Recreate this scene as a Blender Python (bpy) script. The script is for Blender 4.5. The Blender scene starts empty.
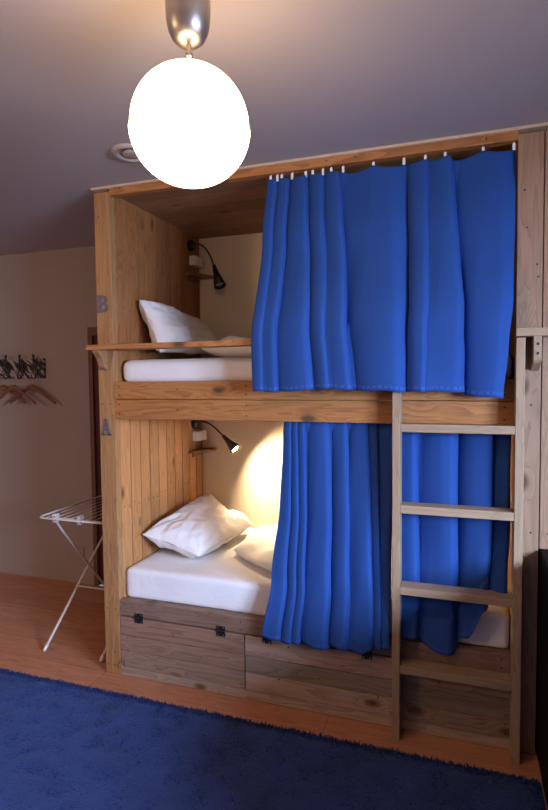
import bpy, bmesh, math, random
from mathutils import Vector, Matrix, noise
random.seed(7)
scn = bpy.context.scene
col = scn.collection
PI = math.pi

# ------------------------------------------------------------------ materials
def nt(name):
    m = bpy.data.materials.new(name); m.use_nodes = True
    t = m.node_tree
    return m, t, t.nodes['Principled BSDF']

def N(t, typ, **kw):
    n = t.nodes.new(typ)
    for k, v in kw.items():
        if k in n.inputs: n.inputs[k].default_value = v
        else: setattr(n, k, v)
    return n

def ramp(t, fac, stops):
    r = t.nodes.new('ShaderNodeValToRGB')
    e = r.color_ramp.elements
    while len(e) < len(stops): e.new(0.5)
    for i, (p, c) in enumerate(stops):
        e[i].position = p; e[i].color = (*c, 1) if len(c) == 3 else c
    t.links.new(fac, r.inputs[0])
    return r.outputs[0]

def mixc(t, a, b, fac, blend='MIX'):
    m = t.nodes.new('ShaderNodeMix'); m.data_type = 'RGBA'; m.blend_type = blend
    for sock, v in ((m.inputs[6], a), (m.inputs[7], b), (m.inputs[0], fac)):
        if isinstance(v, bpy.types.NodeSocket): t.links.new(v, sock)
        elif isinstance(v, tuple): sock.default_value = (*v, 1)
        else: sock.default_value = v
    return m.outputs[2]

def mth(t, op, a, b=0.0, c=None):
    m = t.nodes.new('ShaderNodeMath'); m.operation = op
    for i, v in enumerate((a, b) if c is None else (a, b, c)):
        if isinstance(v, bpy.types.NodeSocket): t.links.new(v, m.inputs[i])
        else: m.inputs[i].default_value = v
    return m.outputs[0]

def bump(t, bs, h, dist, strength=1.0):
    b = t.nodes.new('ShaderNodeBump'); b.inputs['Distance'].default_value = dist
    b.inputs['Strength'].default_value = strength
    t.links.new(h, b.inputs['Height']); t.links.new(b.outputs[0], bs.inputs['Normal'])

def plain(name, c, rough=0.5, metal=0.0, var=0.06, scale=30, bmp=0.0, coat=0.0):
    m, t, bs = nt(name)
    tc = N(t, 'ShaderNodeTexCoord'); nz = N(t, 'ShaderNodeTexNoise', Scale=scale, Detail=4.0)
    t.links.new(tc.outputs['Object'], nz.inputs['Vector'])
    lo = tuple(max(0, x * (1 - var)) for x in c); hi = tuple(min(1, x * (1 + var)) for x in c)
    t.links.new(ramp(t, nz.outputs[0], [(.3, lo), (.7, hi)]), bs.inputs['Base Color'])
    bs.inputs['Roughness'].default_value = rough; bs.inputs['Metallic'].default_value = metal
    if coat: bs.inputs['Coat Weight'].default_value = coat
    if bmp: bump(t, bs, nz.outputs[0], bmp)
    return m

def wood(name, axis, light, dark, knot=(.10, .045, .02), rough=.6, tint=.3, knots=.5, kd=1.0, hue=0.0):
    """pine boards: grain runs along `axis`; the 'pv' attribute shifts the figure per board"""
    m, t, bs = nt(name)
    tc = N(t, 'ShaderNodeTexCoord'); at = N(t, 'ShaderNodeAttribute', attribute_name='pv')
    pv = at.outputs['Fac']
    off = N(t, 'ShaderNodeCombineXYZ')
    t.links.new(mth(t, 'MULTIPLY', pv, 37.0), off.inputs[0]); t.links.new(mth(t, 'MULTIPLY', pv, 91.0), off.inputs[1])
    t.links.new(mth(t, 'MULTIPLY', pv, 53.0), off.inputs[2])
    add = N(t, 'ShaderNodeVectorMath', operation='ADD')
    t.links.new(tc.outputs['Object'], add.inputs[0]); t.links.new(off.outputs[0], add.inputs[1])
    def scaled(al, ac):
        v = N(t, 'ShaderNodeVectorMath', operation='MULTIPLY')
        s = [ac] * 3; s['xyz'.index(axis)] = al
        v.inputs[1].default_value = s
        t.links.new(add.outputs[0], v.inputs[0]); return v.outputs[0]
    # knots
    vo = N(t, 'ShaderNodeTexVoronoi', Scale=1.0); t.links.new(scaled(4.5, 8.5), vo.inputs['Vector'])
    sep = N(t, 'ShaderNodeSeparateColor'); t.links.new(vo.outputs['Color'], sep.inputs[0])
    pick = mth(t, 'LESS_THAN', sep.outputs[0], knots)
    kdist = vo.outputs['Distance']
    # broad figure warped round the knots
    nz = N(t, 'ShaderNodeTexNoise', Scale=1.0, Detail=3.0, Distortion=.6)
    t.links.new(scaled(1.2, 14), nz.inputs['Vector'])
    warp = mth(t, 'MULTIPLY', mth(t, 'SUBTRACT', 1.0, mth(t, 'MINIMUM', mth(t, 'MULTIPLY', kdist, 2.2), 1.0)), pick)
    ringv = mth(t, 'ADD', mth(t, 'MULTIPLY', nz.outputs[0], 9.0), mth(t, 'MULTIPLY', warp, 2.0))
    ring = mth(t, 'POWER', mth(t, 'FRACT', ringv), 2.0)
    fine = N(t, 'ShaderNodeTexNoise', Scale=1.0, Detail=5.0, Roughness=.65)
    t.links.new(scaled(6, 190), fine.inputs['Vector'])
    g = mth(t, 'ADD', mth(t, 'MULTIPLY', ring, .45), mth(t, 'MULTIPLY', fine.outputs[0], .55))
    c = ramp(t, g, [(.15, light), (.85, dark)])
    wh = N(t, 'ShaderNodeTexWhiteNoise', noise_dimensions='1D'); t.links.new(pv, wh.inputs['W'])
    tn = mth(t, 'ADD', mth(t, 'MULTIPLY', wh.outputs['Value'], tint), 1 - tint / 2)
    cmb = N(t, 'ShaderNodeCombineColor')
    for i in range(3): t.links.new(tn, cmb.inputs[i])
    c = mixc(t, c, cmb.outputs[0], 1.0, 'MULTIPLY')
    if hue:
        w2 = N(t, 'ShaderNodeTexWhiteNoise', noise_dimensions='1D'); t.links.new(mth(t, 'ADD', pv, 7.3), w2.inputs['W'])
        c = mixc(t, c, mixc(t, c, (1.0, .72, .62), 1.0, 'MULTIPLY'), mth(t, 'MULTIPLY', w2.outputs['Value'], hue * 2))
    kf = mth(t, 'MULTIPLY', mth(t, 'MULTIPLY', pick, kd), ramp(t, kdist, [(.09, (1, 1, 1)), (.23, (0, 0, 0))]))
    c = mixc(t, c, knot, kf)
    t.links.new(c, bs.inputs['Base Color'])
    bs.inputs['Roughness'].default_value = rough
    bump(t, bs, g, .0006, .6)
    return m

PINE_L, PINE_D = (.54, .23, .068), (.26, .092, .025)
OLD_L, OLD_D = (.35, .27, .21), (.18, .13, .095)
M = {}
for ax in 'xyz':
    M['pine_' + ax] = wood('pine_boards_' + ax, ax, PINE_L, PINE_D)
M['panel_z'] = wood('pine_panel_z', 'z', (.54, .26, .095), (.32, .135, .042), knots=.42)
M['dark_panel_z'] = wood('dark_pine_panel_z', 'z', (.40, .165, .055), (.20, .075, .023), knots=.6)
M['ceil_x'] = wood('bunk_ceiling_wood', 'x', (.36, .19, .085), (.22, .10, .042))
M['old_x'] = wood('scaffold_wood_x', 'x', OLD_L, OLD_D, tint=.55, hue=.45)
M['post_z'] = wood('post_wood', 'z', (.52, .27, .105), (.30, .135, .048), knots=.3)
M['old_z'] = wood('scaffold_wood_z', 'z', (.34, .205, .125), (.21, .12, .065), knots=.5)
M['lad_z'] = wood('ladder_wood_z', 'z', (.40, .28, .175), (.27, .18, .105), knots=.2, tint=.15)
M['lad_x'] = wood('ladder_wood_x', 'x', (.40, .28, .175), (.27, .18, .105), knots=.2, tint=.15)
M['screw'] = plain('screw_hole', (.02, .016, .014), .6)
M['trim'] = plain('pale_trim', (.62, .45, .30), .6)
M['steel'] = plain('steel', (.55, .55, .55), .35, 1.0)
M['hinge'] = plain('dark_hinge', (.03, .03, .03), .45, .7)
M['letter'] = plain('grey_blue_letter', (.12, .12, .15), .55, .2)
M['white_plastic'] = plain('white_plastic', (.78, .76, .72), .4)
M['clip'] = plain('clip_white', (.85, .85, .85), .4)
M['black'] = plain('black_metal', (.012, .011, .011), .42, .3)
M['bronze'] = plain('bronze_flex', (.14, .085, .04), .35, .9)
M['lamp_grey'] = plain('lamp_grey', (.10, .085, .07), .4, .6)
M['reflector'] = plain('reflector', (.6, .6, .6), .3, .6)
M['shelf_brown'] = wood('shelf_brown', 'y', (.24, .10, .035), (.13, .05, .018), knots=0)
M['black_cab'] = plain('black_cabinet_paint', (.006, .006, .007), .6)
M['black_cab'].node_tree.nodes['Principled BSDF'].inputs['Specular IOR Level'].default_value = .1
M['rack_white'] = plain('rack_white', (.72, .68, .62), .35, .0)
M['wire'] = plain('white_wire', (.65, .6, .55), .4)
M['hanger'] = wood('hanger_wood', 'x', (.26, .075, .03), (.17, .045, .018), knots=0)
M['hook_metal'] = plain('hook_metal', (.10, .07, .05), .4, .8)
M['door_red'] = plain('door_red', (.075, .004, .006), .5)
M['door_frame'] = plain('door_frame', (.16, .075, .035), .55)
M['vent'] = plain('vent_white', (.46, .39, .34), .5)
M['win'] = plain('window_frame_white', (.7, .7, .7), .4)

def wallmat(name, c, b=.0005, sc=90):
    m, t, bs = nt(name)
    tc = N(t, 'ShaderNodeTexCoord')
    nz = N(t, 'ShaderNodeTexNoise', Scale=sc, Detail=5.0); n2 = N(t, 'ShaderNodeTexNoise', Scale=1.6, Detail=3.0)
    t.links.new(tc.outputs['Object'], nz.inputs['Vector']); t.links.new(tc.outputs['Object'], n2.inputs['Vector'])
    t.links.new(ramp(t, n2.outputs[0], [(.3, tuple(x * .94 for x in c)), (.7, c)]), bs.inputs['Base Color'])
    bs.inputs['Roughness'].default_value = .9
    bump(t, bs, nz.outputs[0], b)
    return m
M['wall'] = wallmat('room_wall', (.40, .325, .28))
M['ceiling'] = wallmat('room_ceiling', (.47, .415, .395))
M['cream'] = wallmat('cream_panel', (.80, .68, .52))

# floor laminate
def floormat():
    m, t, bs = nt('reddish_laminate')
    tc = N(t, 'ShaderNodeTexCoord')
    br = N(t, 'ShaderNodeTexBrick', Scale=1.0)
    br.inputs['Brick Width'].default_value = 1.25; br.inputs['Row Height'].default_value = .19
    br.inputs['Mortar Size'].default_value = .0012; br.offset = .37
    br.inputs['Color1'].default_value = (.2, .2, .2, 1); br.inputs['Color2'].default_value = (.8, .8, .8, 1)
    br.inputs['Mortar'].default_value = (0, 0, 0, 1)
    t.links.new(tc.outputs['Object'], br.inputs['Vector'])
    v = N(t, 'ShaderNodeVectorMath', operation='MULTIPLY'); v.inputs[1].default_value = (4, 34, 1)
    t.links.new(tc.outputs['Object'], v.inputs[0])
    nz = N(t, 'ShaderNodeTexNoise', Scale=1.0, Detail=7.0, Distortion=1.3, Roughness=.6); t.links.new(v.outputs[0], nz.inputs['Vector'])
    c = ramp(t, nz.outputs[0], [(.3, (.60, .28, .155)), (.55, (.50, .21, .11)), (.75, (.33, .125, .06))])
    sc = mth(t, 'ADD', mth(t, 'MULTIPLY', br.outputs['Color'], .35), .8)
    cmb = N(t, 'ShaderNodeCombineColor')
    for i in range(3): t.links.new(sc, cmb.inputs[i])
    c = mixc(t, c, cmb.outputs[0], 1.0, 'MULTIPLY')
    c = mixc(t, c, (.07, .03, .015), br.outputs['Fac'])
    t.links.new(c, bs.inputs['Base Color']); bs.inputs['Roughness'].default_value = .42
    bump(t, bs, nz.outputs[0], .0005, .5)
    return m
M['floor'] = floormat()

def fabric(name, c, rough=.85, sheen=.3, sheen_c=(1, 1, 1), weave=900, b=.0003, var=.1, wr=0.0):
    m, t, bs = nt(name)
    tc = N(t, 'ShaderNodeTexCoord')
    nz = N(t, 'ShaderNodeTexNoise', Scale=5.0, Detail=4.0); t.links.new(tc.outputs['Object'], nz.inputs['Vector'])
    t.links.new(ramp(t, nz.outputs[0], [(.3, tuple(x * (1 - var) for x in c)), (.7, c)]), bs.inputs['Base Color'])
    bs.inputs['Roughness'].default_value = rough
    bs.inputs['Sheen Weight'].default_value = sheen; bs.inputs['Sheen Tint'].default_value = (*sheen_c, 1)
    n2 = N(t, 'ShaderNodeTexNoise', Scale=weave, Detail=1.0); t.links.new(tc.outputs['Object'], n2.inputs['Vector'])
    h = n2.outputs[0]
    if wr:
        n3 = N(t, 'ShaderNodeTexNoise', Scale=13.0, Detail=3.0, Distortion=1.5); t.links.new(tc.outputs['Object'], n3.inputs['Vector'])
        h = mth(t, 'ADD', mth(t, 'MULTIPLY', h, b), mth(t, 'MULTIPLY', n3.outputs[0], wr)); b = 1.0
    bump(t, bs, h, b)
    return m
M['curtain'] = fabric('blue_curtain_cloth', (.020, .070, .275), .85, .12, (.1, .5, 1), b=.0002)
M['curtain'].node_tree.nodes['Principled BSDF'].inputs['Specular IOR Level'].default_value = .2
M['hem'] = fabric('curtain_hem_thread', (.02, .075, .34), .7, .2)
M['sheet'] = fabric('white_sheet', (.80, .79, .80), .85, .15, b=.0002, var=.03, wr=.003)
M['pillow'] = fabric('white_pillow', (.80, .78, .76), .85, .15, b=.0002, var=.03, wr=.006)
M['rug'] = fabric('blue_rug', (.017, .042, .20), .95, .3, (.3, .5, 1), weave=160, b=.004, var=.4)

def emis(name, c, s):
    m = bpy.data.materials.new(name); m.use_nodes = True; t = m.node_tree; t.nodes.clear()
    e = t.nodes.new('ShaderNodeEmission'); e.inputs[0].default_value = (*c, 1); e.inputs[1].default_value = s
    o = t.nodes.new('ShaderNodeOutputMaterial'); t.links.new(e.outputs[0], o.inputs[0]); return m
M['globe'] = emis('glowing_opal_glass', (1, .68, .40), 13.5)
M['bulb'] = emis('glowing_bulb', (1, .72, .38), 90.0)

# rack panel with pale diagonal strokes
def rackmat():
    m, t, bs = nt('dark_panel_pale_strokes')
    tc = N(t, 'ShaderNodeTexCoord')
    mp = N(t, 'ShaderNodeMapping'); mp.inputs['Rotation'].default_value = (0, .85, 0)
    t.links.new(tc.outputs['Object'], mp.inputs[0])
    v = N(t, 'ShaderNodeVectorMath', operation='MULTIPLY'); v.inputs[1].default_value = (34, 3, 7)
    t.links.new(mp.outputs[0], v.inputs[0])
    nz = N(t, 'ShaderNodeTexNoise', Scale=1.0, Detail=2.0, Distortion=.8); t.links.new(v.outputs[0], nz.inputs['Vector'])
    t.links.new(ramp(t, nz.outputs[0], [(.50, (.012, .006, .006)), (.60, (.42, .36, .32))]), bs.inputs['Base Color'])
    bs.inputs['Roughness'].default_value = .5
    return m
M['rackpanel'] = rackmat()

# ------------------------------------------------------------------ mesh helpers
class MB:
    def __init__(s): s.v = []; s.f = []; s.mi = []; s.pv = []; s.cur = 0.0; s.m = 0
    def plank(s): s.cur = random.random(); return s
    def face(s, idx): s.f.append(idx); s.mi.append(s.m); s.pv.append(s.cur)
    def box(s, x0, x1, y0, y1, z0, z1, new=True):
        if new: s.plank()
        b = len(s.v)
        s.v += [(x, y, z) for z in (z0, z1) for y in (y0, y1) for x in (x0, x1)]
        for q in ((0, 2, 3, 1), (4, 5, 7, 6), (0, 1, 5, 4), (2, 6, 7, 3), (0, 4, 6, 2), (1, 3, 7, 5)):
            s.face([b + i for i in q])
        return s
    def ring(s, c, ax1, ax2, r, n, r2=None):
        r2 = r if r2 is None else r2
        b = len(s.v)
        for i in range(n):
            a = 2 * PI * i / n
            s.v.append(tuple(Vector(c) + ax1 * (math.cos(a) * r) + ax2 * (math.sin(a) * r2)))
        return b
    def bridge(s, a, b, n):
        for i in range(n):
            j = (i + 1) % n
            s.face([a + i, a + j, b + j, b + i])
    def tube(s, pts, r, n=12, caps=True):
        pts = [Vector(p) for p in pts]
        rr = r if isinstance(r, (list, tuple)) else [r] * len(pts)
        up = None; prev = None; first = None
        for k, p in enumerate(pts):
            d = (pts[min(k + 1, len(pts) - 1)] - pts[max(k - 1, 0)]).normalized()
            if up is None:
                up = d.cross(Vector((0, 0, 1)))
                if up.length < 1e-3: up = d.cross(Vector((1, 0, 0)))
                up.normalize()
            up = (up - d * up.dot(d)).normalized(); w = d.cross(up)
            b = s.ring(p, up, w, rr[k], n)
            if prev is not None: s.bridge(prev, b, n)
            else: first = b
            prev = b
        if caps:
            s.face([first + i for i in range(n)][::-1]); s.face([prev + i for i in range(n)])
        return s
    def lathe(s, prof, n=40, c=(0, 0, 0), axis=(0, 0, 1)):
        """prof: (radius, height) pairs"""
        ax = Vector(axis).normalized()
        e = ax.cross(Vector((0, 1, 0)))
        if e.length < 1e-3: e = Vector((1, 0, 0))
        e.normalize(); g = ax.cross(e)
        prev = None
        for r, h in prof:
            b = s.ring(Vector(c) + ax * h, e, g, max(r, 1e-4), n)
            if prev is not None: s.bridge(prev, b, n)
            prev = b
        return s
    def disc(s, c, nrm, r, n=8):
        nv = Vector(nrm).normalized(); e = nv.cross(Vector((0, 0, 1)))
        if e.length < 1e-3: e = Vector((1, 0, 0))
        e.normalize(); g = nv.cross(e)
        b = s.ring(Vector(c), e, g, r, n); s.face([b + i for i in range(n)]); return s
    def prism(s, poly, axis, a0, a1, new=True):
        """poly: 2D outline in the two other axes (in xyz order), extruded from a0 to a1"""
        if new: s.plank()
        k = 'xyz'.index(axis); n = len(poly)
        def P(p, a):
            q = list(p); q.insert(k, a); return tuple(q)
        b = len(s.v); s.v += [P(p, a0) for p in poly] + [P(p, a1) for p in poly]
        s.face([b + i for i in range(n)][::-1]); s.face([b + n + i for i in range(n)])
        for i in range(n):
            j = (i + 1) % n; s.face([b + i, b + j, b + n + j, b + n + i])
        return s
    def grid(s, nu, nv, fn):
        b = len(s.v)
        for j in range(nv + 1):
            for i in range(nu + 1): s.v.append(tuple(fn(i / nu, j / nv)))
        for j in range(nv):
            for i in range(nu):
                a = b + j * (nu + 1) + i
                s.face([a, a + 1, a + nu + 2, a + nu + 1])
        return s

def world_loc(o):
    v = Vector((0, 0, 0))
    while o is not None: v += o.location; o = o.parent
    return v

def obj(name, mb, mats, parent=None, smooth=False, bevel=0, solid=0, sub=0, loc=None):
    if not isinstance(mats, (list, tuple)): mats = [mats]
    me = bpy.data.meshes.new(name)
    o = bpy.data.objects.new(name, me); col.objects.link(o)
    if parent is not None: o.parent = parent
    if loc is not None: o.location = Vector(loc) - (world_loc(parent) if parent else Vector((0, 0, 0)))
    base = world_loc(o)
    me.from_pydata([tuple(Vector(v) - base) for v in mb.v], [], mb.f)
    for m in mats: me.materials.append(M[m] if isinstance(m, str) else m)
    me.polygons.foreach_set('material_index', mb.mi)
    if smooth: me.polygons.foreach_set('use_smooth', [True] * len(mb.f))
    a = me.attributes.new('pv', 'FLOAT', 'FACE'); a.data.foreach_set('value', mb.pv)
    bm = bmesh.new(); bm.from_mesh(me); bmesh.ops.recalc_face_normals(bm, faces=bm.faces); bm.to_mesh(me); bm.free()
    me.update()
    if bevel:
        b = o.modifiers.new('bevel', 'BEVEL'); b.width = bevel; b.segments = 2; b.limit_method = 'ANGLE'
    if solid:
        b = o.modifiers.new('solid', 'SOLIDIFY'); b.thickness = solid; b.offset = 0
    if sub:
        b = o.modifiers.new('sub', 'SUBSURF'); b.levels = sub; b.render_levels = sub
    return o

def tag(o, label=None, cat=None, group=None, kind=None):
    if label: o['label'] = label
    if cat: o['category'] = cat
    if group: o['group'] = group
    if kind: o['kind'] = kind
    return o

def thing(name, label, cat, loc, group=None):
    o = bpy.data.objects.new(name, None); col.objects.link(o); o.location = loc
    o.empty_display_size = .1
    return tag(o, label, cat, group)

def struct(name, mb, mat, **k):
    return tag(obj(name, mb, mat, **k), kind='structure')

# ------------------------------------------------------------------ room
H = 2.6; D = 1.04; L = 2.137; W = .0955
XL, XR, YF = -2.6, 3.5, -4.0
struct('floor', MB().box(XL, XR, YF, D, -.1, 0), 'floor')
struct('ceiling', MB().box(XL, XR, YF, D, H, H + .1), 'ceiling')
wb = MB()
DX0, DX1, DZ = -.82, -.03, 1.965
for b in ((XL, DX0, 0, H), (DX1, XR, 0, H), (DX0, DX1, DZ, H)):
    wb.box(b[0], b[1], D, D + .15, b[2], b[3])
struct('wall_back', wb, 'wall')
struct('wall_left', MB().box(XL - .1, XL, YF, D + .15, 0, H), 'wall')
struct('wall_front', MB().box(XL, XR + .2, YF - .1, YF, 0, H), 'wall')
WY0, WY1, WZ0, WZ1 = -2.8, -1.2, .85, 1.95
wf = MB()
wf.box(XR, XR + .2, YF, WY0, 0, H); wf.box(XR, XR + .2, WY1, D + .15, 0, H)
wf.box(XR, XR + .2, WY0, WY1, 0, WZ0); wf.box(XR, XR + .2, WY0, WY1, WZ1, H)
struct('wall_right', wf, 'wall')
w = MB()
for a in ((WY0, WY0 + .05, WZ0, WZ1), (WY1 - .05, WY1, WZ0, WZ1), (WY0, WY1, WZ0, WZ0 + .05), (WY0, WY1, WZ1 - .05, WZ1),
          ((WY0 + WY1) / 2 - .03, (WY0 + WY1) / 2 + .03, WZ0, WZ1)):
    w.box(XR + .06, XR + .12, a[0], a[1], a[2], a[3])
struct('window_1', w, 'win')
# door
d = struct('door_1', MB().box(DX0 + .004, DX1 - .036, D + .005, D + .05, .005, DZ - .036), 'door_red', bevel=.003)
fr = MB()
fr.box(DX0 - .035, DX0 + .003, D - .012, D + .12, 0, DZ - .0352); fr.box(DX1 - .035, DX1 + .02, D - .012, D + .12, 0, DZ - .0352)
fr.box(DX0 - .035, DX1 + .02, D - .012, D + .12, DZ - .035, DZ + .03)
obj('door_frame', fr, 'door_frame', d, bevel=.002)
hd = MB().tube([(DX1 - .09, D + .03, 1.02), (DX1 - .09, D - .02, 1.02), (DX1 - .2, D - .02, 1.02)], .009)
obj('door_handle', hd, 'steel', d, smooth=True)

# ------------------------------------------------------------------ bunk bed
bed = thing('bunk_bed', 'built-in two-tier pine bunk bed with storage flaps, lettered A and B', 'bunk bed', (0, 0, 0))
def screws(mb, pts, y=-.0008, r=.0042):
    mb.m = 1
    for x, z in pts: mb.disc((x, y, z), (0, -1, 0), r)
    mb.m = 0
# posts
p = MB().box(0, W, 0, .045, 0, 2.575)
screws(p, [(.02, 1.47), (.07, 1.47), (.02, .36), (.07, .36), (.025, 2.45), (.02, .05), (.055, .05), (.06, .12)])
obj('post', p, ['post_z', 'screw'], bed, bevel=.002)
p = MB().box(L - W, L, 0, .045, 0, 2.575)
screws(p, [(L - .035, 1.48), (L - .03, .95), (L - .06, 2.2), (L - .02, 2.05), (L - .07, 2.35), (L - .015, 2.0)])
obj('post', p, ['old_z', 'screw'], bed, bevel=.002)
for x0 in (.0, L - W):
    obj('post', MB().box(x0, x0 + .07, D - .05, D - .005, 0, 2.575), 'post_z', bed, bevel=.002)
# top beam + pale trim + inner rail
p = MB().box(W, L - W, .0, .045, 2.553, 2.59)
screws(p, [(.16, 2.583), (1.25, 2.575), (1.38, 2.575), (1.92, 2.573), (.6, 2.573)])
obj('top_beam', p, ['pine_x', 'screw'], bed, bevel=.002)
obj('trim_strip', MB().box(-.01, L + .1, -.012, .03, 2.588, 2.5995), 'trim', bed)
# bunk ceiling boards (across the depth)
c = MB()
for i in range(6): c.box(W, L - W, .046 + i * .165, .046 + (i + 1) * .165 - .003, 2.572, 2.588)
obj('ceiling_panel', c, 'ceil_x', bed)
# side panels: ten planks each
def sidepanel(x0, x1, z0, z1, mat, n=10, scr=None, gap=.004):
    c = MB(); y0 = .0455; w_ = (D - .005 - y0) / n
    for i in range(n): c.box(x0, x1, y0 + i * w_, y0 + (i + 1) * w_ - gap, z0, z1)
    if scr:
        c.m = 1
        for z in scr:
            for i in range(n):
                for q in (.25, .7):
                    if random.random() < .85:
                        c.disc((x1 + .0008, y0 + (i + q) * w_, z + random.uniform(-.012, .012)), (1, 0, 0), .0042)
    return c
obj('side_panel', sidepanel(.07, W, .35, 1.42, 'pine', scr=(.90,), gap=.009), ['panel_z', 'screw'], bed, bevel=.001)
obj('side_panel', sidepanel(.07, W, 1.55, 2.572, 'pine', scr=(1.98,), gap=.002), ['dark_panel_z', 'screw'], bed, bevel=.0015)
obj('side_panel', sidepanel(L - W, L - .07, .35, 1.42, 'pine'), 'panel_z', bed, bevel=.003)
obj('side_panel', sidepanel(L - W, L - .07, 1.55, 2.572, 'pine'), 'panel_z', bed, bevel=.0015)
obj('side_panel', MB().box(.045, .069, .046, D - .005, 0, 2.572), 'panel_z', bed)
# cream back panel
obj('back_panel', MB().box(W, L - W, D - .012, D - .002, .35, 2.571), 'cream', bed)
# middle beams
for z0, z1 in ((1.4975, 1.588), (1.393, 1.4945)):
    p = MB().box(W + .001, L - W - .001, .002, .04, z0, z1)
    screws(p, [(x, z) for x in (.125, .845, L - W - .04) for z in (z0 + .025, z1 - .025)] + [(.47, z0 + .05)], y=.0012)
    obj('bed_beam', p, ['pine_x', 'screw'], bed, bevel=.003)
obj('bed_base', MB().box(W, L - W, .041, D - .013, 1.54, 1.575), 'pine_x', bed)
# bottom frame
p = MB().box(W + .001, L - W - .001, .0, .045, .333, .415)
screws(p, [(.125, .395), (.125, .355), (.80, .39), (.80, .35), (L - W - .04, .395), (L - W - .04, .355), (1.5, .38), (.72, .40)])
obj('sill_board', p, ['old_x', 'screw'], bed, bevel=.003)
obj('bed_base', MB().box(W, L - W, .046, D - .013, .37, .405), 'old_x', bed)
obj('plinth', MB().box(W + .001, L - W - .001, .004, .045, .0, .045), 'old_x', bed, bevel=.001)
def flap(x0, x1, name, scr=None, hinges=()):
    zs = [.048, .140, .224, .326] if name == 'storage_flap' else [.048, .128, .226, .331]
    c = MB()
    for a, b in zip(zs, zs[1:]): c.box(x0, x1, .0, .022, a + .0015, b - .0015)
    if scr: screws(c, scr)
    o = obj(name, c, ['old_x', 'screw'], bed, bevel=.0012)
    for hx in hinges:
        h = MB(); h.box(hx - .024, hx + .024, -.004, .0, .303, .327); h.box(hx - .024, hx + .024, -.004, .0, .332, .354)
        h.tube([(hx - .024, -.006, .3295), (hx + .024, -.006, .3295)], .0045, 8)
        h.m = 1
        for q in (-.015, .015):
            for z in (.31, .348): h.disc((hx + q, -.0046, z), (0, -1, 0), .004, 8)
        obj('hinge', h, ['hinge', 'steel'], o, bevel=.0008)
    return o
f1 = flap(.1, .818, 'storage_flap', [(.42, .262)], (.216, .693))
f2 = flap(.824, 1.56, 'storage_flap', [(1.05, .30), (1.0, .13), (1.48, .13), (1.2, .17)], (.94, 1.429))
f3 = flap(1.566, 2.04, 'lower_panel', [(1.61, .12), (1.62, .09), (2.02, .15), (2.02, .11), (2.02, .07), (2.02, .3), (1.75, .25)])
for f, x in ((f1, .107), (f2, 1.533)):
    l = MB(); l.box(x - .014, x + .014, -.005, 0, .05, .08); l.m = 0
    l.tube([(x - .008, -.006, .065), (x - .008, -.018, .065), (x + .018, -.018, .055)], .004, 8)
    l.disc((x + .005, -.0056, .072), (0, -1, 0), .004)
    obj('latch', l, 'steel', f, bevel=.0008)
# guard shelf with bracket, left part
s_ = obj('guard_shelf', MB().box(.0, 1.585, -.10, .0, 1.753, 1.779), 'pine_x', bed, bevel=.002)
def bracket(x0, x1, par):
    out = [(-.002, 1.753), (-.088, 1.753), (-.088, 1.742), (-.074, 1.728), (-.058, 1.715), (-.046, 1.69), (-.035, 1.665), (-.018, 1.652), (-.002, 1.65)]
    return obj('bracket', MB().prism(out, 'x', x0, x1), 'ceil_x', par, bevel=.002)  # darker wood colour stands in for the shade under the shelf
bracket(.03, .066, s_)
# slab letters
def letter(ch, x0, z0, h, w_):
    cu = bpy.data.curves.new('letter', 'FONT'); cu.body = ch; cu.size = 1; cu.extrude = .02; cu.offset = .012
    o = bpy.data.objects.new('tmp', cu); col.objects.link(o)
    dg = bpy.context.evaluated_depsgraph_get(); me = bpy.data.meshes.new_from_object(o.evaluated_get(dg))
    bpy.data.objects.remove(o)
    xs = [v.co.x for v in me.vertices]; ys = [v.co.y for v in me.vertices]
    a, b, c, d_ = min(xs), max(xs), min(ys), max(ys)
    mb = MB()
    ser = .13 * w_
    for v in me.vertices:
        x = x0 + ser * .6 + (v.co.x - a) / (b - a) * (w_ - 1.2 * ser); z = z0 + (v.co.y - c) / (d_ - c) * h
        mb.v.append((x, -.003 - (.003 if v.co.z > 0 else -.003), z))
    for f in me.polygons: mb.face(list(f.vertices))
    t_ = h * .11
    if ch == 'A':
        mb.box(x0, x0 + w_ * .40, -.006, 0, z0, z0 + t_); mb.box(x0 + w_ * .60, x0 + w_, -.006, 0, z0, z0 + t_)
        mb.box(x0 + w_ * .3, x0 + w_ * .6, -.006, 0, z0 + h - t_ * .7, z0 + h)
    else:
        mb.box(x0, x0 + w_ * .4, -.0066, 0, z0 - .0005, z0 + t_); mb.box(x0, x0 + w_ * .4, -.0066, 0, z0 + h - t_, z0 + h + .0005)
    o = obj('letter', mb, 'letter', bed); tag(o, 'dark slab letter %s on the left post' % ch); return o
letter('B', .008, 1.955, .088, .070)
letter('A', .012, 1.303, .088, .062)

# ------------------------------------------------------------------ ladder
lad = thing('ladder', 'light pine ladder with four flat rungs leaning on the bunk front', 'ladder', (1.8, -.045, 0))
obj('rail', MB().box(1.552, 1.585, -.088, -.003, 0, 1.752), 'lad_z', lad, bevel=.002)
obj('rail', MB().box(2.036, 2.069, -.088, -.003, 0, 1.752), 'lad_z', lad, bevel=.002)
for z in (1.383, 1.032, .675, .323):
    zc = z
    p = MB().box(1.5855, 2.0355, -.086, -.006, zc - .018, zc + .017)
    obj('rung', p, 'lad_x', lad, bevel=.0025)

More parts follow.
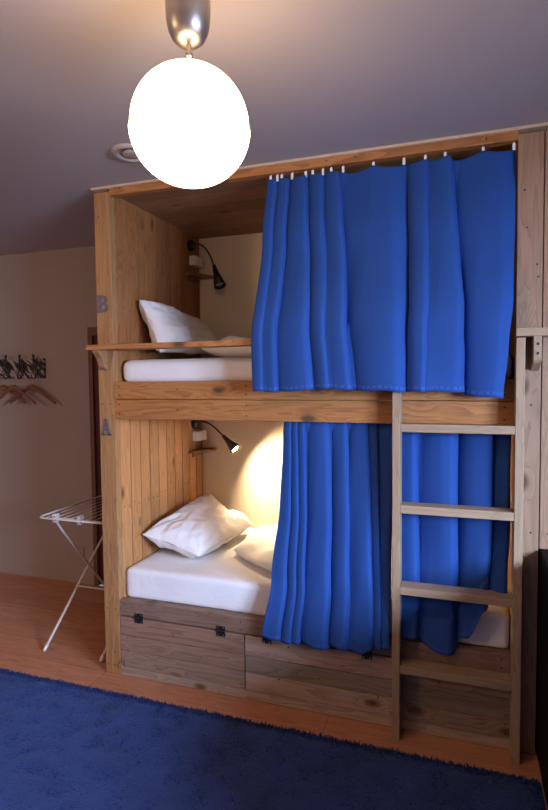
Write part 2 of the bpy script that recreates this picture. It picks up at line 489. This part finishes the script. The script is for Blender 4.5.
# ------------------------------------------------------------------ adjoining bunk to the right
nb = thing('bunk_bed', 'edge of the adjoining bunk bed with a bracketed shelf, beyond the ladder', 'bunk bed', (L + .003, 0, 0))
NX = L + .004
p = MB().box(NX, NX + W, 0, .045, .885, 2.575); screws(p, [(NX + .03, 1.48), (NX + .03, .95), (NX + .03, 2.0)])
obj('post', p, ['old_z', 'screw'], nb, bevel=.002)
obj('post', MB().box(3.4, 3.4 + W, 0, .045, 0, 2.575), 'post_z', nb, bevel=.002)
obj('top_beam', MB().box(NX + W, 3.4, 0, .045, 2.553, 2.587), 'pine_x', nb, bevel=.002)
obj('bed_beam', MB().box(NX + W, 3.4, 0, .04, 1.4, 1.588), 'pine_x', nb, bevel=.002)
obj('front_board', MB().box(2.78, 3.4, 0, .04, .33, .42), 'old_x', nb, bevel=.002)
obj('side_panel', MB().box(3.42, 3.45, .046, D - .01, 0, 2.57), 'panel_z', nb)
obj('mattress', MB().box(NX + .02, 3.4, .06, D - .02, 1.59, 1.70), 'sheet', nb, bevel=.03)
s2 = obj('guard_shelf', MB().box(2.034, 3.4, -.10, -.001, 1.756, 1.789), 'lad_x', nb, bevel=.002)
bk = MB().prism([(-.002, 1.755), (-.10, 1.755), (-.10, 1.66), (-.09, 1.65), (-.002, 1.62)], 'x', 2.098, 2.126)
bk.m = 1
for z in (1.725, 1.688): bk.disc((2.112, -.1008, z), (0, -1, 0), .006, 10)
obj('bracket', bk, ['lad_z', 'screw'], s2)

# black cabinet at the foot of the adjoining bunk
cb = thing('cabinet', 'black low cabinet at the right edge, below the adjoining bunk post', 'cabinet', (2.45, -.3, 0))
obj('body', MB().box(2.1435, 2.75, -1.50, .95, .0, .87), 'black_cab', cb, bevel=.004)  # unseen run towards the room is lengthened to shade the lower right
obj('top', MB().box(2.1432, 2.76, -1.52, .96, .871, .884), 'black_cab', cb, bevel=.002)
for i in range(2):
    dd = obj('door', MB().box(2.155 + i * .3, 2.445 + i * .3, -1.52, -1.502, .04, .86), 'black_cab', cb, bevel=.003)
    hx = 2.42 + i * .06
    obj('handle', MB().tube([(hx, -1.52, .55), (hx, -1.545, .55), (hx, -1.545, .45), (hx, -1.52, .45)], .005), 'steel', dd)

# ------------------------------------------------------------------ beds' soft things
def softbox(x0, x1, y0, y1, z0, z1, r, nu=70, nv=40, amp=.004, seed=0, sag=0.0):
    """rounded, slightly rumpled slab built as one closed skin"""
    mb = MB()
    cx, cy, cz = (x0 + x1) / 2, (y0 + y1) / 2, (z0 + z1) / 2
    hx, hy, hz = (x1 - x0) / 2, (y1 - y0) / 2, (z1 - z0) / 2
    def put(a, b, face):
        if face == 't': p = Vector((a * hx, b * hy, hz))
        elif face == 'b': p = Vector((a * hx, b * hy, -hz))
        elif face == 'f': p = Vector((a * hx, -hy, b * hz))
        elif face == 'k': p = Vector((a * hx, hy, b * hz))
        elif face == 'l': p = Vector((-hx, a * hy, b * hz))
        else: p = Vector((hx, a * hy, b * hz))
        q = Vector((max(-hx + r, min(hx - r, p.x)), max(-hy + r, min(hy - r, p.y)), max(-hz + r, min(hz - r, p.z))))
        d_ = p - q
        if d_.length > 1e-6: p = q + d_.normalized() * min(r, d_.length) if d_.length > r else p
        w_ = p + Vector((cx, cy, cz))
        n_ = noise.noise(Vector((w_.x * 4 + seed, w_.y * 6, w_.z * 6))) * amp + noise.noise(Vector((w_.x * 13 + seed, w_.y * 11, w_.z * 9))) * amp * .5
        if d_.length > 1e-6: w_ += d_.normalized() * n_
        else: w_.z += n_ if face == 't' else 0
        if w_.z < z0: w_.z = z0
        return w_
    nz_ = 10
    for f, a, b in (('t', nu, nv), ('b', nu, nv), ('f', nu, nz_), ('k', nu, nz_), ('l', nv, nz_), ('r', nv, nz_)):
        mb.grid(a, b, lambda u, v, f=f: put(u * 2 - 1, v * 2 - 1, f))
    return mb
def weld(o, d_=.0006):
    bm = bmesh.new(); bm.from_mesh(o.data); bmesh.ops.remove_doubles(bm, verts=bm.verts, dist=d_)
    bmesh.ops.recalc_face_normals(bm, faces=bm.faces); bm.to_mesh(o.data); bm.free()

mu = tag(obj('mattress', softbox(.102, L - W - .006, .047, 1.02, 1.5755, 1.705, .045, amp=.003), 'sheet', smooth=True, loc=(1.07, .53, 1.5755)),
         'white-sheeted mattress on the upper bunk behind the guard shelf', 'mattress', 'mattresses in the bunks'); weld(mu)
ml = tag(obj('mattress', softbox(.0995, L - W - .004, .05, 1.022, .4055, .572, .024, amp=.004, seed=5), 'sheet', smooth=True, loc=(1.07, .53, .4055)),
         'white-sheeted mattress on the lower bunk above the storage flaps', 'mattress', 'mattresses in the bunks'); weld(ml)

def pillow(name, c00, c10, c11, c01, th, seed, label, nu=56, nv=44, floor_z=None, wallx=None, lean=1.0, wr=.014):
    """corners -> plump cushion; outline pinched between the corners, creased cloth"""
    c00, c10, c11, c01 = map(Vector, (c00, c10, c11, c01))
    nrm = (c10 - c00).cross(c01 - c00).normalized()
    if nrm.z < 0: nrm = -nrm
    mb = MB()
    def pt(u, v, sgn):
        a, b = u * 2 - 1, v * 2 - 1
        pinch = .055
        uu = .5 + (a * (1 - pinch * (1 - b * b))) * .5; vv = .5 + (b * (1 - pinch * (1 - a * a))) * .5
        p = c00 * (1 - uu) * (1 - vv) + c10 * uu * (1 - vv) + c11 * uu * vv + c01 * (1 - uu) * vv
        e = max(0, (1 - a ** 4)) ** .55 * max(0, (1 - b ** 4)) ** .55
        q = Vector((u * 3.2 + seed, v * 3.2, sgn * .3))
        # creases that radiate from the corners
        cr = 0
        for (ca, cb_) in ((-1, -1), (1, -1), (1, 1), (-1, 1)):
            dx, dy = a - ca, b - cb_; rr = math.hypot(dx, dy) + .05
            an = math.atan2(dy, dx)
            cr += math.sin(an * 9 + seed * 2 + ca + cb_ * 2) * math.exp(-rr * 1.5)
        n_ = noise.noise(q) * 1.5 + (1 - abs(noise.noise(q * 2.2)) * 3) * .5 + cr * .8
        p = p + nrm * sgn * e * th * .5 + nrm * n_ * wr * min(1, e * 1.6) + Vector((0, 0, noise.noise(q * 1.3) * .006))
        if floor_z is not None: p.z = max(p.z, floor_z + .001 * (1 + sgn))
        if wallx is not None: p.x = max(p.x, wallx + .001 * (1 + sgn))
        return p
    mb.grid(nu, nv, lambda u, v: pt(u, v, 1)); mb.grid(nu, nv, lambda u, v: pt(u, v, -1))
    ctr = (c00 + c10 + c11 + c01) / 4
    if floor_z is not None: ctr.z = floor_z
    o = tag(obj(name, mb, 'pillow', smooth=True, loc=tuple(ctr)), label, 'pillow', 'pillows in the bunks'); weld(o, .0009)
    m = o.modifiers.new('sub', 'SUBSURF'); m.levels = 1; m.render_levels = 1
    return o
pillow('pillow', (.30, .13, 1.745), (.40, .74, 1.76), (.13, .93, 1.96), (.135, .19, 2.045), .17, 1.3,
       'white pillow propped against the side planks of the upper bunk', floor_z=1.706, wallx=.099)
pillow('pillow', (.47, .20, .625), (.55, .84, .635), (.17, .87, .80), (.125, .19, .72), .17, 8.1,
       'rumpled white pillow propped against the side planks of the lower bunk', floor_z=.575, wallx=.099)

def duvet(x0, x1, y0, y1, z0, h, seed, label, skew=0.0):
    mb = MB()
    def pt(u, v, s_):
        a, b = u * 2 - 1, v * 2 - 1
        x = x0 + (x1 - x0) * u + .0 + noise.noise(Vector((v * 3, seed, 0))) * .02; yy0 = y0 - skew * min(1, u * 2.2) ** .8; y = yy0 + (y1 - yy0) * v + noise.noise(Vector((u * 4, seed, 2))) * .012
        e = (max(0, 1 - a ** 6) * max(0, 1 - b ** 6)) ** .5
        fold = math.sin((x * 26 + y * 10) + 3 * noise.noise(Vector((x * 3 + seed, y * 3, 0)))) * .010 + noise.noise(Vector((x * 9, y * 9, seed))) * .018
        if s_ > 0: z = z0 + .5 * h + e * (.5 * h) + fold * e + (.02 * v)
        else: z = z0 + .5 * h - e * .5 * h
        return (x, y, max(z, z0))
    mb.grid(60, 40, lambda u, v: pt(u, v, 1)); mb.grid(60, 40, lambda u, v: pt(u, v, -1))
    o = tag(obj('duvet', mb, 'pillow', smooth=True, loc=((x0 + x1) / 2, (y0 + y1) / 2, z0)), label, 'duvet', 'folded duvets in the bunks'); weld(o)
duvet(.59, 1.35, .42, .86, .577, .060, 3.3, 'folded white duvet on the lower bunk mattress beside the curtain', .27)
duvet(.46, 1.5, .30, .95, 1.708, .125, 6.1, 'folded white duvet on the upper bunk mattress behind the guard shelf')

# ------------------------------------------------------------------ curtains
def lerp(pts, t):
    if t <= pts[0][0]: return pts[0][1]
    for (a, p_), (b, q) in zip(pts, pts[1:]):
        if t <= b:
            k = (t - a) / (b - a); k = k * k * (3 - 2 * k); return p_ + (q - p_) * k
    return pts[-1][1]
def lin(pts, t):
    if t <= pts[0][0]: return pts[0][1]
    for (a, p_), (b, q) in zip(pts, pts[1:]):
        if t <= b: return p_ + (q - p_) * (t - a) / (b - a)
    return pts[-1][1]

def curtain(label, xl, xr, ybase, ztop, zbot, folds, hooks, hookz, seed, nu=420, nv=90, ripple=.004, ycap=None, hooklen=.0165, hy=.02, soft=.3):
    t = thing('curtain', label, 'curtain', ((xl(0) + xr(0)) / 2, .02, ztop(.5)), 'blue bunk curtains')
    def pt(u, v):
        a, b = xl(v), xr(v)
        x = a + (b - a) * u
        y = ybase(u, v); dx = 0
        for (c0, d0), (c1, d1) in zip(folds, folds[1:]):      # (top, bottom) of each crease and how deep it is
            ca = c0[0] + (c0[1] - c0[0]) * v; cb = c1[0] + (c1[1] - c1[0]) * v
            if u <= cb or c1[0] >= 1:
                s_ = max(0, min(1, (u - ca) / max(1e-4, cb - ca)))
                q = .5 * (s_ / .66) if s_ < .66 else .5 + .5 * (s_ - .66) / .34
                hmp = (math.sin(PI * q) ** 1.1) * (1 - soft) + soft * .5 * (1 - math.cos(2 * PI * q)) if 0 < q < 1 else 0
                da = d0[0] + (d0[1] - d0[0]) * v; db = d1[0] + (d1[1] - d1[0]) * v
                k = s_ * s_ * (3 - 2 * s_)
                dd = (da + (db - da) * k) * (1 + .35 * noise.noise(Vector((c1[1] * 20, v * 2.2, seed))))
                y += dd * (1 - hmp)
                dx += .35 * dd * math.sin(2 * PI * s_) * -1
                break
        y += noise.noise(Vector((u * 9 + seed, v * 1.6, seed))) * ripple * 1.3 + noise.noise(Vector((u * 26 + seed, v * 2.4 + u * 2, 1))) * ripple * .25
        x += dx + noise.noise(Vector((u * 4, v * 2, seed + 4))) * .004
        if ycap: y = ycap(x, y, v, u)
        return (x, y, ztop(u) + (zbot(u) - ztop(u)) * v)
    mb = MB().grid(nu, nv, pt)
    for j in range(nv):
        if j == nv - 2:
            for i in range(nu):
                if (i // 3) % 2: mb.mi[j * nu + i] = 1
    o = obj('cloth', mb, ['curtain', 'hem'], t, smooth=True, solid=.0018)
    for hx in hooks:
        h = MB()
        yk = hy
        h.box(hx - .0055, hx + .0055, yk - .012, yk - .008, hookz(hx) - .016, hookz(hx) + .012)
        h.tube([(hx, yk - .010, hookz(hx) + .012), (hx, yk - .002, hookz(hx) + .018), (hx, yk, hookz(hx) + hooklen)], .0018, 6)
        obj('hook', h, 'clip', t, bevel=.001)
    return t

hooksU = [.979, 1.012, 1.034, 1.084, 1.149, 1.182, 1.23, 1.268, 1.323, 1.458, 1.589, 1.678, 1.759, 1.909, 2.026]
def ztopU(u):
    x = .965 + (2.034 - .965) * u
    z = 2.529
    for a, b in zip(hooksU, hooksU[1:]):
        if a <= x <= b:
            g = b - a; z -= 4 * ((x - a) * (b - x) / g / g) * min(.028, .12 * g); break
    return z
XLU = [(0, .962), (.25, .955), (.55, .950), (.8, .935), (1, .935)]
XRU = [(0, 2.036), (.3, 2.032), (.6, 2.024), (.8, 2.008), (1, 1.99)]
YBU = [(0, .000), (.3, -.055), (.72, -.158), (1, -.152)]
def yU(u, v):
    y = lerp(YBU, v)
    k = max(0, min(1, (u - .72) / .2)); k = k * k * (3 - 2 * k)
    return y + k * .045 * min(1, v * 1.2)
foldsU = [((0, 0), (.01, .01)), ((.045, .05), (.018, .008)), ((.10, .11), (.026, .034)), ((.18, .275), (.036, .070)), ((.25, .335), (.022, .014)),
    ((.32, .418), (.036, .075)), ((.593, .653), (.036, .080)), ((.678, .715), (.022, .018)),
    ((.77, .862), (.038, .080)), ((1, 1), (.03, .03))]
curtain('wide blue curtain hung across the upper bunk', lambda v: lerp(XLU, v), lambda v: lerp(XRU, v), yU, ztopU,
        lambda u: lin([(0, 1.542), (.12, 1.538), (.3, 1.552), (.5, 1.545), (.66, 1.535), (.68, 1.54), (.84, 1.538), (.86, 1.528), (1, 1.508)], u) + .0025 * math.sin(u * 60),
        foldsU, hooksU, lambda x: 2.533, 3.1,
        ycap=lambda x, y, v, u: max(-.2, min(y, (-.104 if u < .70 else -.06) if v > .70 else .03)))
rod = None

hooksL = [1.03, 1.055, 1.085, 1.115, 1.15, 1.20, 1.26, 1.32, 1.38, 1.415, 1.445, 1.47, 1.52]
def ztopL(u): return 1.399 + .003 * math.sin(u * 47)
curtain('blue curtain bunched across the middle of the lower bunk, left of the ladder',
        lambda v: lerp([(0, 1.021), (.4, 1.01), (.75, .975), (1, .942)], v), lambda v: lerp([(0, 1.548), (1, 1.535)], v),
        lambda u, v: lerp([(0, .046), (.06, .03), (.7, -.03), (1, -.085)], v), ztopL,
        lambda u: lin([(0, .372), (.19, .355), (.30, .362), (.33, .365), (.5, .352), (.6, .372), (.7, .36), (.80, .362), (.88, .41), (.93, .39), (1, .41)], u) + .002 * math.sin(u * 70),
        [((0, 0), (.01, .01)), ((.07, .157), (.028, .040)), ((.13, .24), (.028, .040)), ((.20, .31), (.026, .036)),
         ((.43, .54), (.036, .070)), ((.585, .70), (.028, .025)), ((.77, .90), (.034, .070)), ((.85, .95), (.02, .01)), ((1, 1), (.02, .03))],
        hooksL, lambda x: 1.405, 7.7,
        ycap=lambda x, y, v, u: min(max(y, -.084) if x > 1.52 else y, .055 if v < .8 else -.006), hooklen=.02, hy=.055, soft=.6)
curtain('blue curtain behind the ladder rungs with its hem tucked on the lower mattress',
        lambda v: lerp([(0, 1.55), (1, 1.56)], v), lambda v: lerp([(0, 2.033), (.6, 2.03), (1, 2.02)], v),
        lambda u, v: lerp([(0, .046), (.08, .022), (.55, .012), (.80, .0), (1, -.045)], v) + (.03 * max(0, u - .6) / .4 * max(0, v - .6)), lambda u: 1.399 + .003 * math.sin(u * 40),
        lambda u: lerp([(0, .44), (.22, .447), (.30, .42), (.415, .396), (.55, .41), (.68, .47), (.77, .61), (.85, .66), (1, .69)], u),
        [((0, 0), (.01, .01)), ((.20, .22), (.045, .048)), ((.56, .57), (.060, .062)), ((.88, .86), (.050, .040)), ((1, 1), (.02, .01))],
        [1.60, 1.66, 1.73, 1.80, 1.87, 1.94, 2.0], lambda x: 1.405, 11.2,
        ycap=lambda x, y, v, u: max(y, .004) if v < .86 else min(max(y, -.045), .035) if u > .75 else min(max(y, -.05), .03), hooklen=.02, hy=.055, soft=1.0)

# ------------------------------------------------------------------ ceiling globe lamp
G = Vector((1.187, -1.207, 2.224))
lamp = thing('ceiling_lamp', 'lit round opal globe lamp hanging from a dark metal ceiling cap', 'ceiling lamp', (G.x, G.y, H))
R_, Z_ = .147, .1385
prof = []
for i in range(41):
    a = -PI / 2 + PI * i / 40
    rx = math.copysign(abs(math.cos(a)) ** .92, 1); z = math.sin(a)
    k = R_ * (1 + .015 * (1 if z < 0 else -.5))
    prof.append((k * rx, Z_ * z * (.99 if z < 0 else 1.03)))
obj('globe', MB().lathe(prof, 64, G), 'globe', lamp, smooth=True)
cp = [(.0, 2.4215), (.012, 2.4218), (.028, 2.426), (.040, 2.437), (.049, 2.455), (.0535, 2.478), (.055, 2.505), (.055, 2.599), (.0, 2.599)]
M['canopy'] = plain('brushed_dark_nickel', (.42, .38, .35), .38, 1.0)
obj('canopy', MB().lathe([(r, z - 2.4) for r, z in cp], 48, (G.x, G.y, 2.4)), 'canopy', lamp, smooth=True)
st = MB().lathe([(.0, -.05), (.012, -.05), (.012, -.04), (.006, -.036), (.006, -.014), (.010, -.013), (.010, -.004), (.006, -.002), (.006, .03), (.0, .03)], 24, (G.x, G.y, 2.405))
st.lathe([(.0, .002), (.03, -.002), (.034, -.008)], 32, (G.x, G.y, 2.371))
obj('stem', st, 'canopy', lamp, smooth=True)

# ceiling vent
vt = thing('ceiling_vent', 'round white ceiling vent with concentric rings beside the globe lamp', 'vent', (.455, -.33, H))
vc = (.455, -.33, 2.6)
obj('rim', MB().lathe([(.092, -.0005), (.092, -.008), (.082, -.016), (.066, -.014), (.060, -.004), (.060, -.0005)], 48, vc), 'vent', vt, smooth=True)
obj('disc', MB().lathe([(.0, -.018), (.030, -.018), (.044, -.012), (.046, -.006), (.0, -.006)], 40, vc), 'vent', vt, smooth=True)
obj('recess', MB().lathe([(.0, -.0012), (.06, -.0012)], 40, vc), 'vent', vt)

# ------------------------------------------------------------------ reading lamps, switches, little shelves
def reading_lamp(base, neck, head0, head1, label, shade, on):
    t = thing('reading_lamp', label, 'reading lamp', base, 'gooseneck lamps on the bunk side planks')
    b = MB().lathe([(.0, .001), (.037, .001), (.037, .018), (.030, .030), (.0, .032)], 32, base, (1, 0, 0))
    obj('wall_mount', b, 'black', t, smooth=True)
    obj('gooseneck', MB().tube(neck, .0055, 10), 'bronze', t, smooth=True)
    h0, h1 = Vector(head0), Vector(head1); ln = (h1 - h0).length; ax = (h1 - h0).normalized()
    sh = MB().lathe([(.004, -.012), (.012, -.01), (.013, .012), (.016, .03), (.019, .05), (.040, ln), (.038, ln), (.017, .052), (.010, .035)], 36, h0, ax)
    s_ = obj('lamp_shade', sh, shade, t, smooth=True)
    bl = MB().lathe([(.0, .058), (.014, .056), (.021, .075), (.030, ln - .022), (.022, ln - .012), (.0, ln - .010)], 28, h0, ax)
    obj('bulb', bl, 'bulb' if on else 'reflector', s_, smooth=True)
    return t
def bez(p0, p1, p2, p3, n=24):
    P = [Vector(p) for p in (p0, p1, p2, p3)]
    return [P[0] * (1 - t) ** 3 + P[1] * 3 * t * (1 - t) ** 2 + P[2] * 3 * t * t * (1 - t) + P[3] * t ** 3 for t in [i / n for i in range(n + 1)]]
u0 = (.288, .86, 2.335); u1 = (.345, .82, 2.20)
reading_lamp((.0965, .885, 2.492), bez((.12, .885, 2.497), (.20, .885, 2.52), (.25, .875, 2.43), u0), u0, u1,
             'black gooseneck reading lamp, unlit, on the upper bunk side planks', 'black', False)
l0 = (.350, .84, 1.213); l1 = (.450, .81, 1.132)
reading_lamp((.0965, .90, 1.292), bez((.12, .90, 1.297), (.19, .91, 1.33), (.27, .87, 1.27), l0), l0, l1,
             'lit gooseneck reading lamp on the lower bunk side planks', 'lamp_grey', True)
def socket(y, z, label):
    t = thing('socket', label, 'wall socket', (.0965, y + .045, z), 'switch boxes in the bunks')
    for i in (0, 1):
        yy = y + i * .062
        obj('plate', MB().box(.0965, .145, yy, yy + .058, z - .032, z + .032), 'white_plastic', t, bevel=.004)
        obj('rocker', MB().box(.1455, .149, yy + .012, yy + .046, z - .02, z + .02), 'white_plastic', t, bevel=.003)
    return t
socket(.872, 2.392, 'white double switch box beside the unlit reading lamp, upper bunk')
socket(.88, 1.205, 'white double switch box under the lit reading lamp, lower bunk')
def corner_shelf(z, label):
    t = thing('corner_shelf', label, 'shelf', (.0965, .93, z), 'corner shelves in the bunks')
    y1 = 1.025
    poly = [(.0965, .815), (.14, .822), (.205, .965), (.21, y1), (.0965, y1)]
    obj('board', MB().prism([(x, y) for x, y in poly], 'z', z, z + .016), 'shelf_brown', t, bevel=.002)
    obj('cleat', MB().box(.0965, .112, .86, 1.0, z - .03, z - .0005), 'shelf_brown', t, bevel=.002)
corner_shelf(2.288, 'small brown corner shelf below the unlit reading lamp, upper bunk')
corner_shelf(1.095, 'small brown corner shelf below the lit reading lamp, lower bunk')

# ------------------------------------------------------------------ rug
rug = thing('rug', 'deep blue shaggy rug on the floor in front of the bunks', 'rug', (.5, -1.7, 0))
RX0, RX1, RY0, RY1 = -2.0, 2.138, -3.4, -.168
def rugtop(u, v):
    x = RX0 + (RX1 - RX0) * u; y = RY0 + (RY1 - RY0) * v
    e = min(1, min(u, 1 - u, v, 1 - v) * 60)
    return (x, y, .004 + .010 * e + e * .004 * noise.noise(Vector((x * 14, y * 14, 0))) + e * .003 * noise.noise(Vector((x * 40, y * 40, 0))))
rb = MB().grid(260, 170, rugtop)
rb.box(RX0, RX1, RY0, RY1, .0005, .004)
obj('backing', rb, 'rug', rug, smooth=True)
import array
tv, tf = [], []
rnd = random.Random(3)
for i in range(95000):
    y = -.170 - 1.55 * rnd.random() ** 1.25; x = rnd.uniform(-1.3, 2.125)
    h = .013 + rnd.random() * .004 + .0015 * noise.noise(Vector((x * 9, y * 9, 3))); a = rnd.random() * 2 * PI
    w_ = .0032; lx, ly = rnd.gauss(0, .006) + .003 * noise.noise(Vector((x * 5, y * 5, 9))), rnd.gauss(0, .006) + .006 * noise.noise(Vector((x * 5, y * 5, 19)))
    ca, sa = math.cos(a) * w_, math.sin(a) * w_; b = len(tv)
    tv += [(x - ca, y - sa, .004), (x + ca, y + sa, .004), (x + lx + ca * .6, y + ly + sa * .6, h), (x + lx - ca * .6, y + ly - sa * .6, h)]
    tf.append((b, b + 1, b + 2, b + 3))
me = bpy.data.meshes.new('pile'); me.from_pydata([(a - .5, b + 1.7, c) for a, b, c in tv], [], tf); me.materials.append(M['rug'])
po = bpy.data.objects.new('pile', me); col.objects.link(po); po.parent = rug; po['kind'] = 'stuff'

# ------------------------------------------------------------------ drying rack
dr = thing('drying_rack', 'white folding clothes drying rack standing left of the bunk bed', 'drying rack', (-.28, .5, 0))
XA0, XA1 = -.478, -.07
def ay(t): return Vector((0, .055 + .90 * t, .8 * t))       # near foot rising to the back
def by(t): return Vector((0, .79 - .634 * t, .775 * t))     # back foot rising to the front
for x in (XA0, XA1 - .015):
    p0 = Vector((x, .0, 0))
    obj('leg', MB().tube([p0 + ay(.018), p0 + ay(.985)], .0075, 10), 'rack_white', dr, smooth=True)
    obj('foot_cap', MB().tube([p0 + ay(.012), p0 + ay(.045)], .0095, 10), 'white_plastic', dr, smooth=True)
b = []
for t in [0.02, .3, .6, .9]: b.append(Vector((XA0 + .016, 0, 0)) + by(t))
for a in (0, 30, 60, 90):
    r = .04; aa = math.radians(a); b.append(Vector((XA0 + .016 + r - r * math.cos(aa), by(.95).y - r * .6 * math.sin(aa), .745 + r * .8 * math.sin(aa))))
for a in (90, 60, 30, 0):
    r = .09; aa = math.radians(a); b.append(Vector((XA1 + .02 - r + r * math.cos(aa), .162 + r * .35 * (1 - math.sin(aa)), .775 - .08 + .08 * math.sin(aa))))
for t in [.85, .6, .3, .02]: b.append(Vector((XA1 + .02, 0, 0)) + by(t))
obj('leg_frame', MB().tube(b, .0075, 10), 'rack_white', dr, smooth=True)
fr = MB()
x0, x1, y0, y1, zt = -.505, -.03, .07, 1.0, .80
def zr(y): return zt
loop = []
for cx_, cy_, a0 in ((x1 - .05, y0 + .05, -90), (x1 - .05, y1 - .05, 0), (x0 + .05, y1 - .05, 90), (x0 + .05, y0 + .05, 180)):
    for k in range(5):
        a = math.radians(a0 + k * 22.5); loop.append((cx_ + .05 * math.cos(a), cy_ + .05 * math.sin(a), zt))
loop.append(loop[0])
obj('top_frame', MB().tube(loop, .0055, 8, caps=False), 'rack_white', dr, smooth=True)
for i in range(8):
    x = x0 + .055 + i * (x1 - x0 - .11) / 7
    obj('drying_wire', MB().tube([(x, y0, zt), (x, y1, zt)], .0018, 6), 'wire', dr, smooth=True)
for x in (-.445, -.27): obj('clamp', MB().box(x - .014, x + .014, .142, .175, .755, .806), 'white_plastic', dr, bevel=.005)
obj('brace', MB().tube([(XA0 - .0, .364, .29), (XA1 - .015, .364, .29)], .005, 8), 'rack_white', dr, smooth=True)

# ------------------------------------------------------------------ coat rack & hangers
cr = thing('coat_rack', 'dark wall coat rack with pale slanting strokes, on the wall at left', 'coat rack', (-1.6, D - .01, 1.69))
obj('back_board', MB().box(-2.0, -1.262, D - .022, D - .002, 1.613, 1.768), 'rackpanel', cr, bevel=.002)
hx_ = [-1.86, -1.735, -1.609, -1.472, -1.335]
for x in hx_:
    hk = MB().tube(bez((x - .03, D - .03, 1.66), (x - .02, D - .035, 1.72), (x, D - .05, 1.76), (x + .004, D - .055, 1.80), 10), [.006] * 8 + [.008, .010, .011], 8)
    hk.tube(bez((x - .005, D - .024, 1.64), (x, D - .05, 1.60), (x, D - .075, 1.60), (x, D - .08, 1.64), 10), .0045, 8)
    hk.box(x - .014, x + .010, D - .027, D - .022, 1.635, 1.74)
    obj('coat_hook', hk, 'hook_metal', cr, smooth=False)
def hanger(x, y, rot, lab, drop=.125):
    t = thing('coat_hanger', lab, 'coat hanger', (x, y, 1.60), 'wooden hangers on the coat rack')
    c, s_ = math.cos(rot), math.sin(rot)
    wv = MB(); 
    def body(sgn):
        P = [(0, .0), (.03, -.006), (.07, -.03), (.13, -.07), (.18, -.10), (.22, -drop)]
        return [(x + sgn * a * c, y + sgn * a * s_ * .25, 1.545 + b_) for a, b_ in P]
    pts = body(-1)[::-1] + body(1)[1:]
    rad = [.010, .011, .012, .013, .018, .022, .018, .013, .012, .011, .010]
    m = MB()
    for k in range(len(pts) - 1): pass
    m.tube(pts, rad, 10)
    for i, v in enumerate(m.v): m.v[i] = (v[0], y + (v[1] - y) * .55, v[2])
    obj('shoulders', m, 'hanger', t, smooth=True)
    hk = bez((x, y, 1.56), (x, y, 1.60), (x + .02, y, 1.605), (x + .012, y, 1.622), 10)
    hk += bez((x + .012, y, 1.622), (x + .005, y, 1.635), (x - .012, y, 1.635), (x - .014, y, 1.618), 8)[1:]
    obj('hook', MB().tube(hk, .002, 8), 'steel', t, smooth=True)
hanger(-1.335, D - .075, .1, 'reddish wooden coat hanger on the rightmost rack hook')
hanger(-1.472, D - .118, -.25, 'wooden coat hanger on the second rack hook from the right')
hanger(-1.62, D - .075, .3, 'wooden coat hanger at the left edge of the photo')

# wall outlet
ot = thing('wall_outlet', 'white wall outlet low on the wall beside the door', 'wall outlet', (-.985, D - .005, .25))
obj('plate', MB().box(-1.022, -.945, D - .012, D - .001, .207, .290), 'wall', ot, bevel=.003)
obj('socket_well', MB().lathe([(.0, .002), (.017, .002), (.019, .0), (.022, .0)], 24, (-.984, D - .0125, .248), (0, -1, 0)), 'vent', ot, smooth=True)

# ------------------------------------------------------------------ lights
def area(name, loc, rot, sx, sy, e, c, spread=180):
    l = bpy.data.lights.new(name, 'AREA'); l.shape = 'RECTANGLE'; l.size = sx; l.size_y = sy
    l.energy = e; l.color = c; l.spread = math.radians(spread)
    o = bpy.data.objects.new(name, l); col.objects.link(o); o.location = loc; o.rotation_euler = rot; return o
wc = Vector((XR + .6, (WY0 + WY1) / 2 - .15, 2.15))
dlo = area('daylight', wc, (0, 0, 0), 1.9, 1.5, 760, (.53, .675, 1.0), 160)
dlo.rotation_euler = Vector((-1, .45, -.42)).to_track_quat('-Z', 'Y').to_euler()
sp = bpy.data.lights.new('reading_beam', 'SPOT'); sp.energy = 46; sp.color = (1, .78, .50); sp.spot_size = math.radians(150); sp.spot_blend = 1.0; sp.shadow_soft_size = .02
so = bpy.data.objects.new('reading_beam', sp); col.objects.link(so); dv = (Vector(l1) - Vector(l0)).normalized()
so.location = Vector(l1) + dv * .012
tgt = Vector((.58, 1.04, 1.03)); so.rotation_euler = (dv + .6 * (tgt - Vector(l1)).normalized()).to_track_quat('-Z', 'Y').to_euler()

pl = bpy.data.lights.new('added_warm_fill', 'POINT'); pl.energy = 60; pl.color = (1, .66, .40); pl.shadow_soft_size = .15  # unseen warm point light added behind the camera as fill
po_ = bpy.data.objects.new('added_warm_fill', pl); col.objects.link(po_); po_.location = (-1.1, -3.0, 2.23)
wd = bpy.data.worlds.new('world'); scn.world = wd; wd.use_nodes = True
wd.node_tree.nodes['Background'].inputs[0].default_value = (.45, .62, 1, 1); wd.node_tree.nodes['Background'].inputs[1].default_value = .6

# ------------------------------------------------------------------ camera
cam = bpy.data.cameras.new('camera'); cam.sensor_fit = 'VERTICAL'; cam.sensor_height = 36; cam.lens = 544.8245 / 810 * 36
cam.clip_start = .05
co = bpy.data.objects.new('camera', cam); col.objects.link(co)
ya, pi_, ro = -.3288, .0515, -.0098
fwd = Vector((math.sin(ya) * math.cos(pi_), math.cos(ya) * math.cos(pi_), -math.sin(pi_)))
rt = Vector((math.cos(ya), -math.sin(ya), 0)); up = rt.cross(fwd)
r_ = rt * math.cos(ro) + up * math.sin(ro); u_ = -rt * math.sin(ro) + up * math.cos(ro)
co.matrix_world = Matrix(((r_.x, u_.x, -fwd.x, 1.8245), (r_.y, u_.y, -fwd.y, -2.4522), (r_.z, u_.z, -fwd.z, 1.6057), (0, 0, 0, 1)))
scn.camera = co
scn.view_settings.view_transform = 'Standard'; scn.view_settings.look = 'None'
scn.view_settings.gamma = 1; scn.view_settings.use_curve_mapping = False
scn.view_settings.exposure = 0.12
